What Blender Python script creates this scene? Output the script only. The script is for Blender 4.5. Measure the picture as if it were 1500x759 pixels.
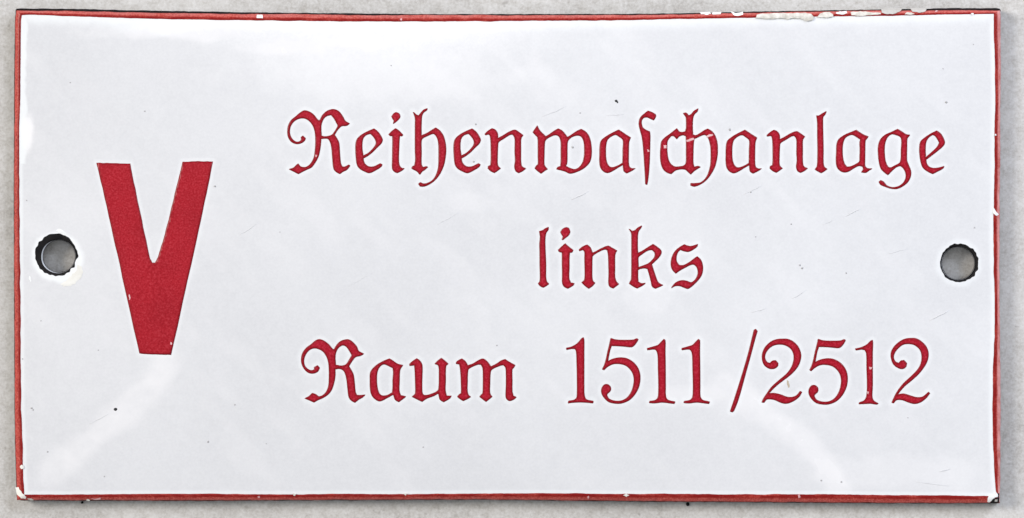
import bpy, math, random
import numpy as np
from mathutils import Vector
from mathutils.geometry import delaunay_2d_cdt

for o in list(bpy.data.objects):
    bpy.data.objects.remove(o, do_unlink=True)
scene = bpy.context.scene
random.seed(7)
rng = np.random.default_rng(11)

# ---------------------------------------------------------------- scale
# the sign is about 120 mm long and lies flat on a stone slab (z = 0)
S = 1.0 / 12000.0            # metres per drawing unit (1500 x 759 units are in view)
CX, CY = 750.0, 379.5
CAM_H = 0.30
AX, AY = 1050.0, 420.0       # the point of the sign straight under the lens
ZREF = 0.0020

# ---------------------------------------------------------------- camera
cd = bpy.data.cameras.new('camera')
cam = bpy.data.objects.new('camera', cd)
scene.collection.objects.link(cam)
scene.camera = cam
CAMX, CAMY = (AX - CX) * S, (CY - AY) * S
cam.location = (CAMX, CAMY, CAM_H)
cam.rotation_euler = (0, 0, 0)
cd.sensor_width = 36.0
cd.lens = 36.0 * (CAM_H - ZREF) / (1500 * S)
cd.shift_x = (CX - AX) / 1500.0
cd.shift_y = (AY - CY) / 1500.0
cd.clip_start = 0.01
cd.clip_end = 50.0

# ---------------------------------------------------------------- light
w = bpy.data.worlds.new('World')
scene.world = w
w.use_nodes = True
bg = w.node_tree.nodes['Background']
bg.inputs[0].default_value = (0.91, 0.95, 1.0, 1)
bg.inputs[1].default_value = 0.455


def area_lamp(name, loc, target, size, power, color):
    l = bpy.data.lights.new(name, 'AREA')
    l.shape = 'DISK'
    l.size = size
    l.energy = power
    l.color = color
    o = bpy.data.objects.new(name, l)
    scene.collection.objects.link(o)
    o.location = loc
    o.rotation_euler = (Vector(target) - Vector(loc)).to_track_quat('-Z', 'Y').to_euler()
    return o


area_lamp('key_lamp', (-1.80, 0.60, 1.20), (0, 0, 0), 0.95, 43.0, (1.0, 0.935, 0.86))
area_lamp('window_lamp', (0.38, 0.32, 0.28), (0.03, 0.02, 0), 0.40, 2.7, (0.80, 0.86, 1.0))

glare = area_lamp('added_glare_lamp', (-0.165, 0.285, 1.0), (0, 0, 0), 0.17, 0.27, (1.0, 0.98, 0.96))  # unseen lamp added to put glare on the top left edge
glare.data.shape = 'RECTANGLE'
glare.data.size_y = 0.10

scene.view_settings.view_transform = 'Standard'
scene.view_settings.look = 'None'
scene.view_settings.exposure = 0.0
scene.view_settings.gamma = 1.0
scene.render.engine = 'CYCLES'
scene.render.resolution_x = 1024
scene.render.resolution_y = 518


# ---------------------------------------------------------------- materials
def srgb(r, g, b):
    def f(c):
        c /= 255.0
        return c / 12.92 if c <= 0.04045 else ((c + 0.055) / 1.055) ** 2.4
    return (f(r), f(g), f(b), 1.0)


class NT:
    def __init__(self, name):
        self.m = bpy.data.materials.new(name)
        self.m.use_nodes = True
        self.t = self.m.node_tree
        self.n = self.t.nodes
        self.l = self.t.links
        self.b = self.n['Principled BSDF']

    def node(self, kind, **kw):
        nd = self.n.new(kind)
        for k, v in kw.items():
            if hasattr(nd, k) and k not in nd.inputs:
                setattr(nd, k, v)
            else:
                nd.inputs[k].default_value = v
        return nd

    def link(self, a, b):
        self.l.new(a, b)

    def coords(self):
        return self.node('ShaderNodeTexCoord').outputs['Object']

    def noise(self, scale, detail=4.0, rough=0.55, vec=None):
        nd = self.node('ShaderNodeTexNoise', Scale=scale, Detail=detail, Roughness=rough)
        self.link(vec if vec is not None else self.coords(), nd.inputs['Vector'])
        return nd.outputs['Fac']

    def ramp(self, fac, stops):
        r = self.node('ShaderNodeValToRGB')
        e = r.color_ramp.elements
        while len(e) < len(stops):
            e.new(0.5)
        for el, (p, c) in zip(e, stops):
            el.position = p
            el.color = c
        self.link(fac, r.inputs['Fac'])
        return r.outputs['Color']

    def mix(self, fac, a, b, mode='MIX'):
        m = self.node('ShaderNodeMix', data_type='RGBA', blend_type=mode)
        for i, v in ((0, fac), (6, a), (7, b)):
            if hasattr(v, 'is_output'):
                self.link(v, m.inputs[i])
            else:
                m.inputs[i].default_value = v
        return m.outputs[2]

    def math(self, op, a, b=0.0, clamp=False):
        m = self.node('ShaderNodeMath', operation=op)
        m.use_clamp = clamp
        for i, v in ((0, a), (1, b)):
            if hasattr(v, 'is_output'):
                self.link(v, m.inputs[i])
            else:
                m.inputs[i].default_value = v
        return m.outputs[0]

    def attr(self, name):
        return self.node('ShaderNodeAttribute', attribute_name=name).outputs['Fac']

    def bump(self, height, strength, dist):
        b = self.node('ShaderNodeBump', Strength=strength, Distance=dist)
        self.link(height, b.inputs['Height'])
        self.link(b.outputs['Normal'], self.b.inputs['Normal'])


def grey(v):
    return (v, v, v, 1)


def mat_stone():
    t = NT('pale_stone')
    c = t.coords()
    n1 = t.noise(55, 5, 0.6, c)
    n2 = t.noise(800, 6, 0.72, c)
    n3 = t.noise(3000, 3, 0.65, c)
    base = t.ramp(n1, [(0.3, (0.51, 0.492, 0.466, 1)), (0.7, (0.65, 0.632, 0.603, 1))])
    mott = t.ramp(n2, [(0.32, grey(0.30)), (0.5, grey(0.5)), (0.70, grey(0.68))])
    base = t.mix(0.55, base, mott, 'OVERLAY')
    fine = t.ramp(n3, [(0.3, grey(0.30)), (0.7, grey(0.70))])
    base = t.mix(0.45, base, fine, 'OVERLAY')
    # pale veins
    wv = t.node('ShaderNodeTexVoronoi', feature='DISTANCE_TO_EDGE', Scale=85.0)
    mp = t.node('ShaderNodeMapping')
    mp.inputs['Scale'].default_value = (1.0, 0.6, 1.0)
    mp.inputs['Rotation'].default_value = (0, 0, 0.7)
    warp = t.node('ShaderNodeTexNoise', Scale=120.0, Detail=5.0)
    t.link(c, warp.inputs['Vector'])
    wm = t.node('ShaderNodeVectorMath', operation='SCALE')
    t.link(warp.outputs['Color'], wm.inputs[0])
    wm.inputs[3].default_value = 0.022
    wa = t.node('ShaderNodeVectorMath', operation='ADD')
    t.link(c, wa.inputs[0])
    t.link(wm.outputs[0], wa.inputs[1])
    t.link(wa.outputs[0], mp.inputs['Vector'])
    t.link(mp.outputs[0], wv.inputs['Vector'])
    vein = t.ramp(wv.outputs['Distance'], [(0.0, grey(1)), (0.045, grey(0))])
    patch = t.ramp(t.noise(90, 3, 0.5, c), [(0.5, grey(0)), (0.72, grey(1))])
    vf = t.math('MULTIPLY', vein, patch)
    vf = t.math('MULTIPLY', vf, 0.7)
    base = t.mix(vf, base, (0.76, 0.74, 0.71, 1))
    # tiny dark pits
    pit = t.ramp(t.noise(620, 2, 0.5, c), [(0.24, grey(1)), (0.30, grey(0))])
    base = t.mix(t.math('MULTIPLY', pit, 0.5), base, (0.22, 0.20, 0.18, 1))
    t.link(base, t.b.inputs['Base Color'])
    t.b.inputs['Roughness'].default_value = 0.7
    t.b.inputs['Specular IOR Level'].default_value = 0.3
    t.bump(n2, 0.25, 0.0002)
    return t.m


def mat_white_enamel():
    t = NT('white_enamel')
    c = t.coords()
    n1 = t.noise(45, 4, 0.55, c)
    n2 = t.noise(900, 3, 0.6, c)
    n3 = t.noise(3200, 2, 0.6, c)
    base = t.ramp(n1, [(0.3, (0.682, 0.682, 0.692, 1)), (0.7, (0.732, 0.732, 0.741, 1))])
    f2 = t.ramp(n2, [(0.3, grey(0.465)), (0.7, grey(0.535))])
    base = t.mix(0.6, base, f2, 'OVERLAY')
    f3 = t.ramp(n3, [(0.3, grey(0.455)), (0.7, grey(0.545))])
    base = t.mix(0.7, base, f3, 'OVERLAY')
    base = t.mix(t.attr('smudge_glare'), base, (0.88, 0.865, 0.865, 1))  # reflections painted as a paler film, with faint smudges
    base = t.mix(t.attr('white_glare'), base, (0.93, 0.95, 0.945, 1))  # bright fringe and top edge glare painted over the base white
    t.link(base, t.b.inputs['Base Color'])
    r = t.math('MULTIPLY_ADD', t.noise(160, 4, 0.6, c), 0.12)
    r = t.math('ADD', t.math('MULTIPLY', t.noise(160, 4, 0.6, c), 0.14), 0.05)
    r = t.math('ADD', r, t.math('MULTIPLY', t.attr('smudge_glare'), 0.25))
    t.link(r, t.b.inputs['Roughness'])
    t.b.inputs['IOR'].default_value = 1.5
    t.bump(t.math('ADD', t.noise(170, 2, 0.5, c), t.math('MULTIPLY', t.noise(700, 2, 0.5, c), 0.12)), 0.10, 0.00035)
    return t.m


def mat_red(name, mid, dark, light, rim_dark):
    t = NT(name)
    c = t.coords()
    n2 = t.noise(4600, 2, 0.6, c)
    n1 = t.noise(260, 3, 0.6, c)
    base = t.ramp(n2, [(0.30, dark), (0.5, mid), (0.74, light)])
    sh = t.ramp(n1, [(0.3, grey(0.44)), (0.7, grey(0.56))])
    base = t.mix(0.6, base, sh, 'OVERLAY')
    base = t.mix(t.math('MULTIPLY', t.attr('rim'), 0.95), base, rim_dark)
    base = t.mix(t.attr('lightened'), base, (0.72, 0.33, 0.31, 1))  # light caught by the rim slope, painted as a pinker red
    t.link(base, t.b.inputs['Base Color'])
    t.b.inputs['Roughness'].default_value = 0.32
    t.b.inputs['Specular IOR Level'].default_value = 0.22
    t.bump(n2, 0.18, 0.0001)
    return t.m


def mat_plain(name, a, b, scale=900.0, rough=0.6, metal=0.0):
    t = NT(name)
    n = t.noise(scale, 4, 0.6)
    t.link(t.ramp(n, [(0.3, a), (0.7, b)]), t.b.inputs['Base Color'])
    t.b.inputs['Roughness'].default_value = rough
    t.b.inputs['Metallic'].default_value = metal
    t.bump(n, 0.3, 0.0001)
    if max(b[:3]) < 0.03:
        t.b.inputs['Specular IOR Level'].default_value = 0.12
    return t.m


M_STONE = mat_stone()
M_WHITE = mat_white_enamel()
M_LETTER = mat_red('red_enamel', (0.385, 0.006, 0.022, 1), (0.31, 0.002, 0.011, 1), (0.49, 0.034, 0.055, 1), (0.20, 0.0005, 0.003, 1))
M_NUMERAL = mat_red('red_enamel_large', (0.375, 0.010, 0.020, 1), (0.30, 0.004, 0.011, 1), (0.46, 0.032, 0.046, 1), (0.22, 0.001, 0.005, 1))
M_BORDER = mat_red('red_border_enamel', (0.45, 0.050, 0.036, 1), (0.26, 0.008, 0.006, 1), (0.58, 0.13, 0.10, 1), (0.22, 0.004, 0.004, 1))
M_STEEL = mat_plain('black_scaled_steel', (0.006, 0.006, 0.008, 1), (0.02, 0.018, 0.017, 1), 700, 0.75)
M_SPECK = mat_plain('dark_pinhole', (0.015, 0.015, 0.018, 1), (0.04, 0.04, 0.042, 1), 900, 0.8)
M_GREYSPECK = mat_plain('grey_fleck', (0.36, 0.35, 0.35, 1), (0.50, 0.49, 0.49, 1), 3000, 0.7)
M_SCRATCH = mat_plain('faint_scratch', (0.62, 0.62, 0.63, 1), (0.71, 0.71, 0.715, 1), 3000, 0.6)
M_CHIPWHITE = mat_plain('bare_ground_coat_white', (0.80, 0.81, 0.80, 1), (0.93, 0.94, 0.93, 1), 1500, 0.55)
M_CHIPBEIGE = mat_plain('bare_ground_coat_beige', (0.46, 0.43, 0.37, 1), (0.80, 0.77, 0.71, 1), 1500, 0.75)
M_CHIPSTONE = mat_plain('worn_ground_coat_grey', (0.46, 0.44, 0.41, 1), (0.58, 0.56, 0.53, 1), 1100, 0.8)
M_CHIPCREAM = mat_plain('cream_filler', (0.74, 0.72, 0.66, 1), (0.86, 0.85, 0.80, 1), 900, 0.7)
M_CHIPPINK = mat_plain('scuffed_red', (0.66, 0.30, 0.31, 1), (0.80, 0.55, 0.55, 1), 1500, 0.6)
M_RUST = mat_plain('brown_stain', (0.40, 0.32, 0.22, 1), (0.55, 0.47, 0.36, 1), 1500, 0.8)
M_RIMLIP = mat_plain('hole_lip_grey_coat', (0.42, 0.43, 0.45, 1), (0.62, 0.63, 0.65, 1), 900, 0.3)
M_GRIT = mat_plain('black_grit', (0.004, 0.004, 0.006, 1), (0.015, 0.015, 0.018, 1), 900, 0.7)


# ---------------------------------------------------------------- the sign's surface
def curve(pts):
    a = np.array(pts, float)
    return lambda t: np.interp(t, a[:, 0], a[:, 1])


# edge of the steel
top_s = curve([(20, 12.6), (100, 12.8), (150, 14), (200, 15.2), (300, 17), (400, 18.6), (500, 19.6), (600, 20.6), (700, 20.8), (800, 20.7), (900, 20.5), (1000, 19.5), (1060, 18), (1100, 17), (1200, 15.4), (1300, 13.6), (1400, 12.0), (1470, 12.0)])
bot_s = curve([(20, 733.2), (100, 733.6), (200, 733.8), (300, 734), (400, 733.4), (500, 733), (600, 732.8), (700, 732.4), (800, 733.4), (900, 734.6), (1000, 735.4), (1100, 736), (1200, 736.8), (1300, 737.4), (1400, 737.8), (1470, 737.6)])
lef_s = curve([(10, 23.5), (30, 21.8), (100, 20.8), (200, 20.4), (300, 20.0), (400, 20.2), (500, 20.8), (600, 21.2), (650, 21.8), (700, 23.4), (740, 24.5)])
rig_s = curve([(10, 1465.5), (100, 1465.6), (200, 1465.2), (300, 1464.4), (400, 1464.2), (500, 1464.8), (600, 1465.6), (700, 1465.0), (740, 1464.0)])
blackw = curve([(20, 3.2), (200, 3.2), (330, 3.0), (420, 1.6), (480, 2.0), (540, 2.4), (620, 1.2), (700, 1.2), (740, 2.0), (830, 1.6), (900, 1.6), (980, 1.6), (1100, 1.8), (1200, 1.6), (1290, 1.6), (1360, 2.8), (1470, 3.4)])
# outer edge of the red coat
top_o = lambda x: top_s(x) + blackw(x)
bot_o = lambda x: bot_s(x) - 0.7
lef_o = lambda y: lef_s(y) + 0.6
rig_o = lambda y: rig_s(y) + 0.0
# where the red meets the white
top_i = curve([(20, 21), (40, 21.4), (100, 23.8), (150, 25.4), (200, 27), (300, 29.2), (400, 30.3), (500, 31.4), (600, 31.6), (700, 31.4), (800, 30.6), (900, 30), (1000, 28), (1100, 26), (1200, 24.4), (1300, 23.4), (1400, 21), (1470, 20.4)])
bot_i = curve([(20, 724.6), (100, 724.6), (200, 723.6), (300, 723.4), (400, 724.4), (500, 723.6), (600, 724), (700, 723), (800, 722.6), (900, 723.6), (1000, 723.6), (1100, 724.2), (1200, 724), (1300, 725.4), (1400, 726), (1470, 727)])
lef_i = curve([(10, 31), (50, 30.6), (100, 30), (150, 29.4), (200, 28.2), (300, 28.4), (400, 29.4), (500, 30.4), (600, 31), (650, 33), (700, 34.2), (740, 36.5)])
rig_i = curve([(10, 1455), (50, 1456), (100, 1457.4), (150, 1458), (200, 1457), (300, 1456), (350, 1455), (400, 1456), (450, 1457.2), (490, 1457), (540, 1454.6), (600, 1454), (650, 1454.6), (700, 1457), (740, 1461)])

HOLES = [(82.2, 373.2, 31.0), (1405.2, 385.0, 28.3)]
Z_EDGE = 0.0019          # height of the enamel face at the edge above the slab
DOME = 0.0010


def roll_s(px, py):
    """0 on the white face, 1 at the outer edge of the red coat."""
    s = np.zeros(np.shape(px))
    for d_o, wd in ((py - top_o(px), top_i(px) - top_o(px)), (bot_o(px) - py, bot_o(px) - bot_i(px)),
                    (px - lef_o(py), lef_i(py) - lef_o(py)), (rig_o(py) - px, rig_o(py) - rig_i(py))):
        s = np.maximum(s, np.clip(1 - d_o / wd, 0, 1.3))
    return s


def Z(px, py):
    px = np.asarray(px, float)
    py = np.asarray(py, float)
    u = np.clip(np.abs((px - 743) / 722.0), 0, 1)
    v = np.clip(np.abs((py - 375) / 362.0), 0, 1)
    return Z_EDGE + DOME * (1 - u ** 2.6) * (1 - v ** 2.6)


def P(px, py, lift=0.0, z=None):
    """drawing units on the sign -> metres"""
    px = np.asarray(px, float)
    py = np.asarray(py, float)
    if z is None:
        z = Z(px, py) - 0.00038 * np.clip(roll_s(px, py), 0, 1) ** 2 + lift
    z = np.broadcast_to(np.asarray(z, float), px.shape)
    k = (CAM_H - z) / (CAM_H - ZREF)
    wx = CAMX + ((px - CX) * S - CAMX) * k
    wy = CAMY + ((CY - py) * S - CAMY) * k
    return np.stack([wx, wy, z], -1)


# ---------------------------------------------------------------- mesh helpers
def make_obj(name, verts, faces, mat, parent=None, attrs=None, smooth=True):
    me = bpy.data.meshes.new(name)
    me.from_pydata([tuple(map(float, v)) for v in verts], [], [tuple(int(i) for i in f) for f in faces])
    if attrs:
        for k, a in attrs.items():
            at = me.attributes.new(k, 'FLOAT', 'POINT')
            at.data.foreach_set('value', np.asarray(a, np.float32))
    me.polygons.foreach_set('use_smooth', [smooth] * len(me.polygons))
    me.materials.append(mat)
    me.update()
    o = bpy.data.objects.new(name, me)
    scene.collection.objects.link(o)
    if parent:
        o.parent = parent
    return o


def seg_dist(pts, loops):
    best = np.full(len(pts), 1e9)
    for lp in loops:
        a = np.asarray(lp, float)
        b = np.roll(a, -1, 0)
        for i0 in range(0, len(pts), 20000):
            p = pts[i0:i0 + 20000, None, :]
            ab = (b - a)[None]
            t = np.clip(((p - a[None]) * ab).sum(-1) / np.maximum((ab ** 2).sum(-1), 1e-12), 0, 1)
            d = np.sqrt(((p - (a[None] + ab * t[..., None])) ** 2).sum(-1)).min(1)
            best[i0:i0 + 20000] = np.minimum(best[i0:i0 + 20000], d)
    return best


def inside(pts, loops):
    r = np.zeros(len(pts), bool)
    x, y = pts[:, 0], pts[:, 1]
    for lp in loops:
        a = np.asarray(lp, float)
        for (x0, y0), (x1, y1) in zip(a, np.roll(a, -1, 0)):
            if y0 == y1:
                continue
            c = ((y0 > y) != (y1 > y)) & (x < (x1 - x0) * (y - y0) / (y1 - y0) + x0)
            r ^= c
    return r


def smooth_loop(pts, sub=4, corner=52):
    p = np.asarray(pts, float)
    n = len(p)
    cor = []
    for i in range(n):
        d0, d1 = p[i] - p[i - 1], p[(i + 1) % n] - p[i]
        ang = abs(math.degrees(math.atan2(d0[0] * d1[1] - d0[1] * d1[0], d0 @ d1)))
        cor.append(ang > corner)
    out = []
    for i in range(n):
        p1, p2 = p[i], p[(i + 1) % n]
        L = np.linalg.norm(p2 - p1)
        m1 = (p2 - p1) if cor[i] else (p2 - p[i - 1]) * L / max(L + np.linalg.norm(p1 - p[i - 1]), 1e-9)
        m2 = (p2 - p1) if cor[(i + 1) % n] else (p[(i + 2) % n] - p1) * L / max(L + np.linalg.norm(p[(i + 2) % n] - p2), 1e-9)
        for k in range(sub):
            t = k / sub
            h = (2 * t**3 - 3 * t**2 + 1) * p1 + (t**3 - 2 * t**2 + t) * m1 + (-2 * t**3 + 3 * t**2) * p2 + (t**3 - t**2) * m2
            out.append(h)
    return np.array(out)


def grow(loops, amount):
    """let the enamel spread a little beyond its stencil"""
    out = []
    for k, l in enumerate(loops):
        x, y = l[:, 0], l[:, 1]
        sgn = np.sign((x * np.roll(y, -1) - np.roll(x, -1) * y).sum())
        t = np.roll(l, -1, 0) - np.roll(l, 1, 0)
        t /= np.maximum(np.linalg.norm(t, axis=1), 1e-9)[:, None]
        nn = np.stack([t[:, 1], -t[:, 0]], 1) * sgn
        out.append(l + nn * amount * (1 if k == 0 else -1))
    return out


def fill(loops, step):
    """triangulate a shape with holes, with inner points so it can follow the dome"""
    allp = np.vstack(loops)
    lo, hi = allp.min(0), allp.max(0)
    gx, gy = np.meshgrid(np.arange(lo[0] + step / 2, hi[0], step), np.arange(lo[1] + step / 2, hi[1], step))
    g = np.stack([gx.ravel(), gy.ravel()], 1) + rng.uniform(-0.15, 0.15, (gx.size, 2)) * step
    if len(g):
        g = g[inside(g, loops)]
        g = g[seg_dist(g, loops) > step * 0.45] if len(g) else g
    vs = [Vector((float(a), float(b))) for a, b in allp] + [Vector((float(a), float(b))) for a, b in g]
    es = []
    k = 0
    for lp in loops:
        n = len(lp)
        es += [(k + i, k + (i + 1) % n) for i in range(n)]
        k += n
    ov, oe, of, *_ = delaunay_2d_cdt(vs, es, [], 0, 1e-5)
    v = np.array([(a.x, a.y) for a in ov])
    f = np.array([list(t) for t in of], int)
    f = f[inside(v[f].mean(1), loops)]
    a, b, c = v[f[:, 0]], v[f[:, 1]], v[f[:, 2]]
    ar = (b[:, 0] - a[:, 0]) * (c[:, 1] - a[:, 1]) - (b[:, 1] - a[:, 1]) * (c[:, 0] - a[:, 0])
    flip = ar > 0                      # y runs down in drawing units
    f[flip] = f[flip][:, ::-1]
    return v, f


def boundary(f):
    cnt = {}
    for t in f:
        for i in range(len(t)):
            a, b = int(t[i]), int(t[(i + 1) % len(t)])
            cnt[(a, b)] = 1
    return [(a, b) for (a, b) in cnt if (b, a) not in cnt]


def patch(name, loops, mat, parent, lift, edge_lift=None, step=2.5, rim_w=2.0, soft=1.5, skirt=0.00006, smooth=True):
    """an enamel or chipped patch that lies on the sign with its own thickness"""
    v, f = fill(loops, step)
    d = seg_dist(v, loops)
    if edge_lift is None:
        edge_lift = lift * 0.55
    lf = edge_lift + (lift - edge_lift) * np.clip(d / soft, 0, 1)
    w3 = P(v[:, 0], v[:, 1], lf)
    be = boundary(f)
    bi = sorted({a for e in be for a in e})
    mp = {a: len(v) + i for i, a in enumerate(bi)}
    low = w3[bi] - np.array([0, 0, skirt])
    faces = [tuple(t) for t in f] + [(b, a, mp[a], mp[b]) for a, b in be]
    rim = np.clip(1.45 * (1 - d / rim_w), 0, 1)
    return make_obj(name, np.vstack([w3, low]), faces, mat, parent, {'rim': np.concatenate([rim, np.ones(len(bi))])}, smooth)


def jag(loop, amp, n_sub=3):
    a = np.asarray(loop, float)
    out = []
    for p, q in zip(a, np.roll(a, -1, 0)):
        for k in range(n_sub):
            out.append(p + (q - p) * k / n_sub)
    out = np.array(out)
    return out + rng.uniform(-amp, amp, out.shape)


# ---------------------------------------------------------------- stone slab
def build_slab():
    n = 60
    xs = np.linspace(-0.16, 0.16, n)
    ys = np.linspace(-0.11, 0.11, n)
    v = [(x, y, 0) for y in ys for x in xs]
    f = [(j * n + i, j * n + i + 1, (j + 1) * n + i + 1, (j + 1) * n + i) for j in range(n - 1) for i in range(n - 1)]
    k = len(v)
    ring = [i for i in range(n)] + [j * n + n - 1 for j in range(1, n)] + [(n - 1) * n + i for i in range(n - 2, -1, -1)] + [j * n for j in range(n - 2, 0, -1)]
    v += [(v[i][0], v[i][1], -0.02) for i in ring]
    m = len(ring)
    f += [(ring[(i + 1) % m], ring[i], k + i, k + (i + 1) % m) for i in range(m)]
    o = make_obj('stone_surface', v, f, M_STONE, smooth=False)
    o['kind'] = 'structure'
    o['label'] = 'pale grey mottled stone surface under the sign'


build_slab()

# ---------------------------------------------------------------- lettering outlines (drawing units)
def tr(ox, oy, sc, *loops):
    return [np.array(l, float) / sc + (ox, oy) for l in loops]


T = 5.06
U = 5.836
W = 5.839

G = []     # (label, text kind, loops, extra loops as sub-part)


def glyph(kind, label, loops, dots=None):
    G.append((kind, label, loops, dots))


def fit(loops, dx=0.0, dy=0.0, y0=None, y1=None, x0=None, x1=None):
    a = np.vstack(loops)
    lo, hi = a.min(0), a.max(0)
    out = []
    for l in loops:
        q = l.copy()
        q[:, 0] = q[:, 0] + dx if x0 is None else x0 + (q[:, 0] - lo[0]) / (hi[0] - lo[0]) * (x1 - x0)
        q[:, 1] = q[:, 1] + dy if y0 is None else y0 + (q[:, 1] - lo[1]) / (hi[1] - lo[1]) * (y1 - y0)
        out.append(q)
    return out


V_ = [np.array([(141.3, 238.6), (166, 239.0), (190.6, 239.8), (200, 285), (210, 333), (220, 379), (223.6, 385), (227.2, 384.8), (230.6, 378), (237.4, 357), (244, 333), (256, 284), (267.6, 237.2), (290, 236.2), (312.2, 236.6), (300, 296), (286, 362), (272, 424), (250.8, 520), (228, 519.6), (204.2, 518.0), (190, 455), (172, 374), (156, 302)], float)]

R1 = tr(400, 140, T, [(348,182),(365,150),(395,120),(430,105),(460,105),(490,122),(515,155),(535,190),(566,208),(545,222),(510,225),(490,240),(470,265),(455,292),(470,315),(487,350),(493,420),(500,500),(512,528),(530,530),(560,515),(570,520),(545,550),(520,562),(495,580),(465,562),(450,540),(442,470),(435,390),(425,345),(410,322),(390,317),(355,320),(352,360),(345,410),(335,450),(315,490),(285,530),(245,550),(215,565),(188,580),(155,563),(120,546),(150,538),(170,520),(185,507),(205,528),(235,533),(265,520),(290,490),(305,455),(313,400),(316,340),(314,290),(307,250),(292,215),(268,187),(240,170),(210,167),(180,175),(150,195),(128,230),(122,270),(130,305),(150,332),(175,345),(200,340),(212,325),(208,310),(220,300),(240,318),(232,335),(205,353),(170,357),(135,340),(113,305),(108,265),(115,220),(135,185),(170,155),(200,130),(230,113),(265,120),(300,143),(325,175),(340,187)],
        [(358,300),(355,250),(358,210),(375,170),(400,150),(430,143),(450,165),(470,200),(480,225),(465,255),(440,290),(410,302),(380,305)])
E1 = tr(400, 140, T, [(748,247),(775,268),(795,295),(810,328),(800,355),(770,385),(735,420),(700,447),(668,465),(672,490),(685,512),(710,528),(745,528),(775,515),(795,505),(808,512),(800,527),(765,550),(715,573),(680,562),(645,542),(625,515),(617,470),(613,410),(615,350),(628,318),(660,290),(700,268)],
        [(668,447),(660,400),(660,350),(668,315),(690,292),(722,282),(745,305),(762,335),(762,362),(740,395),(705,428)])
I1D = tr(400, 140, T, [(878,155),(895,133),(912,124),(935,135),(942,158),(928,180),(905,200),(890,210),(895,185),(888,175)])
I1 = tr(400, 140, T, [(908,245),(930,260),(962,292),(955,300),(938,298),(935,330),(932,400),(930,480),(937,520),(955,540),(972,540),(955,555),(920,573),(898,562),(885,540),(885,480),(886,400),(887,330),(885,298),(868,297),(858,288),(885,262)])
H1 = tr(580, 140, T, [(128,122),(150,143),(168,150),(185,130),(205,108),(232,97),(228,108),(205,125),(192,150),(188,200),(187,250),(188,297),(230,280),(270,255),(295,240),(325,262),(350,298),(365,350),(370,400),(365,460),(352,520),(325,580),(290,625),(250,655),(210,672),(180,672),(168,655),(180,645),(205,655),(240,648),(275,625),(300,585),(315,530),(318,460),(318,400),(315,345),(305,310),(285,285),(270,283),(230,300),(200,315),(188,335),(188,420),(188,510),(200,533),(225,527),(235,530),(215,548),(193,563),(177,585),(158,562),(135,550),(118,540),(122,528),(138,520),(145,480),(143,400),(143,300),(143,220),(143,165)])
N1 = tr(580, 140, T, [(712,245),(735,255),(752,280),(755,318),(790,300),(840,270),(882,256),(910,272),(942,295),(930,310),(925,330),(925,400),(925,480),(930,520),(945,535),(962,540),(940,558),(910,573),(890,560),(880,530),(885,480),(882,420),(883,350),(880,310),(865,288),(845,290),(800,318),(760,345),(755,370),(752,440),(752,510),(762,530),(775,540),(755,555),(730,572),(705,560),(683,540),(685,525),(702,518),(705,480),(705,400),(703,330),(697,295),(685,287),(665,292),(660,285),(685,262)])
W1 = tr(760, 140, T, [(137,225),(148,250),(168,275),(190,295),(198,305),(225,290),(260,265),(292,247),(320,262),(345,290),(360,310),(390,292),(430,265),(462,250),(495,270),(518,300),(532,345),(538,400),(535,460),(520,500),(485,535),(440,560),(380,577),(345,562),(310,552),(280,545),(290,532),(310,525),(313,480),(313,400),(312,340),(300,305),(280,293),(255,295),(215,315),(195,335),(190,360),(188,430),(187,510),(197,530),(212,545),(190,558),(165,577),(140,558),(120,540),(130,522),(143,510),(143,450),(143,370),(140,310),(125,293),(105,272),(120,250)],
        [(362,340),(385,312),(415,298),(440,295),(465,305),(482,340),(487,400),(485,450),(472,500),(445,535),(415,548),(380,540),(345,522),(355,505),(358,450),(358,390)])
A1 = tr(760, 140, T, [(740,255),(770,275),(800,295),(828,312),(820,330),(815,350),(813,420),(813,500),(820,530),(840,542),(862,540),(840,555),(800,575),(780,560),(775,535),(773,512),(740,530),(700,555),(660,572),(630,562),(608,535),(600,495),(600,430),(602,370),(612,335),(640,310),(680,285)],
        [(718,290),(750,308),(770,325),(775,345),(772,400),(772,450),(770,500),(740,518),(700,533),(675,530),(655,505),(645,465),(643,420),(645,370),(655,330),(680,305)])
S1 = tr(920, 140, T, [(148,115),(175,125),(203,140),(205,155),(190,182),(165,170),(140,160),(115,165),(100,185),(100,215),(110,240),(135,258),(160,268),(163,300),(162,360),(160,440),(155,540),(147,620),(140,660),(130,655),(128,600),(122,500),(115,400),(105,310),(92,260),(82,215),(85,180),(100,155),(125,133)])
CH = tr(920, 140, T, [(362,245),(378,268),(400,273),(425,268),(432,240),(432,190),(430,160),(410,132),(430,130),(450,150),(468,140),(490,115),(520,98),(512,118),(490,140),(480,170),(477,230),(480,290),(500,297),(530,283),(565,260),(590,248),(615,262),(640,290),(658,340),(663,400),(660,450),(645,520),(615,580),(575,630),(530,660),(490,673),(465,665),(465,652),(500,652),(540,645),(575,615),(598,570),(612,510),(615,440),(613,380),(605,340),(590,305),(570,290),(545,295),(510,312),(490,320),(485,350),(482,420),(482,500),(490,530),(520,525),(535,530),(510,545),(488,560),(465,583),(445,565),(425,548),(390,545),(350,555),(320,580),(290,570),(262,545),(245,500),(240,440),(243,380),(250,340),(275,312),(315,283)],
        [(320,298),(340,300),(362,322),(375,305),(405,292),(430,300),(432,350),(432,430),(430,500),(415,520),(380,528),(345,528),(318,510),(300,480),(290,430),(288,380),(292,335)])
L1 = tr(1080, 140, T, [(588,150),(605,150),(630,135),(660,118),(650,140),(635,160),(633,200),(635,300),(637,400),(637,500),(645,530),(665,545),(645,560),(622,573),(600,562),(577,547),(590,530),(595,500),(597,400),(595,300),(595,210),(592,170)])
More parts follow.
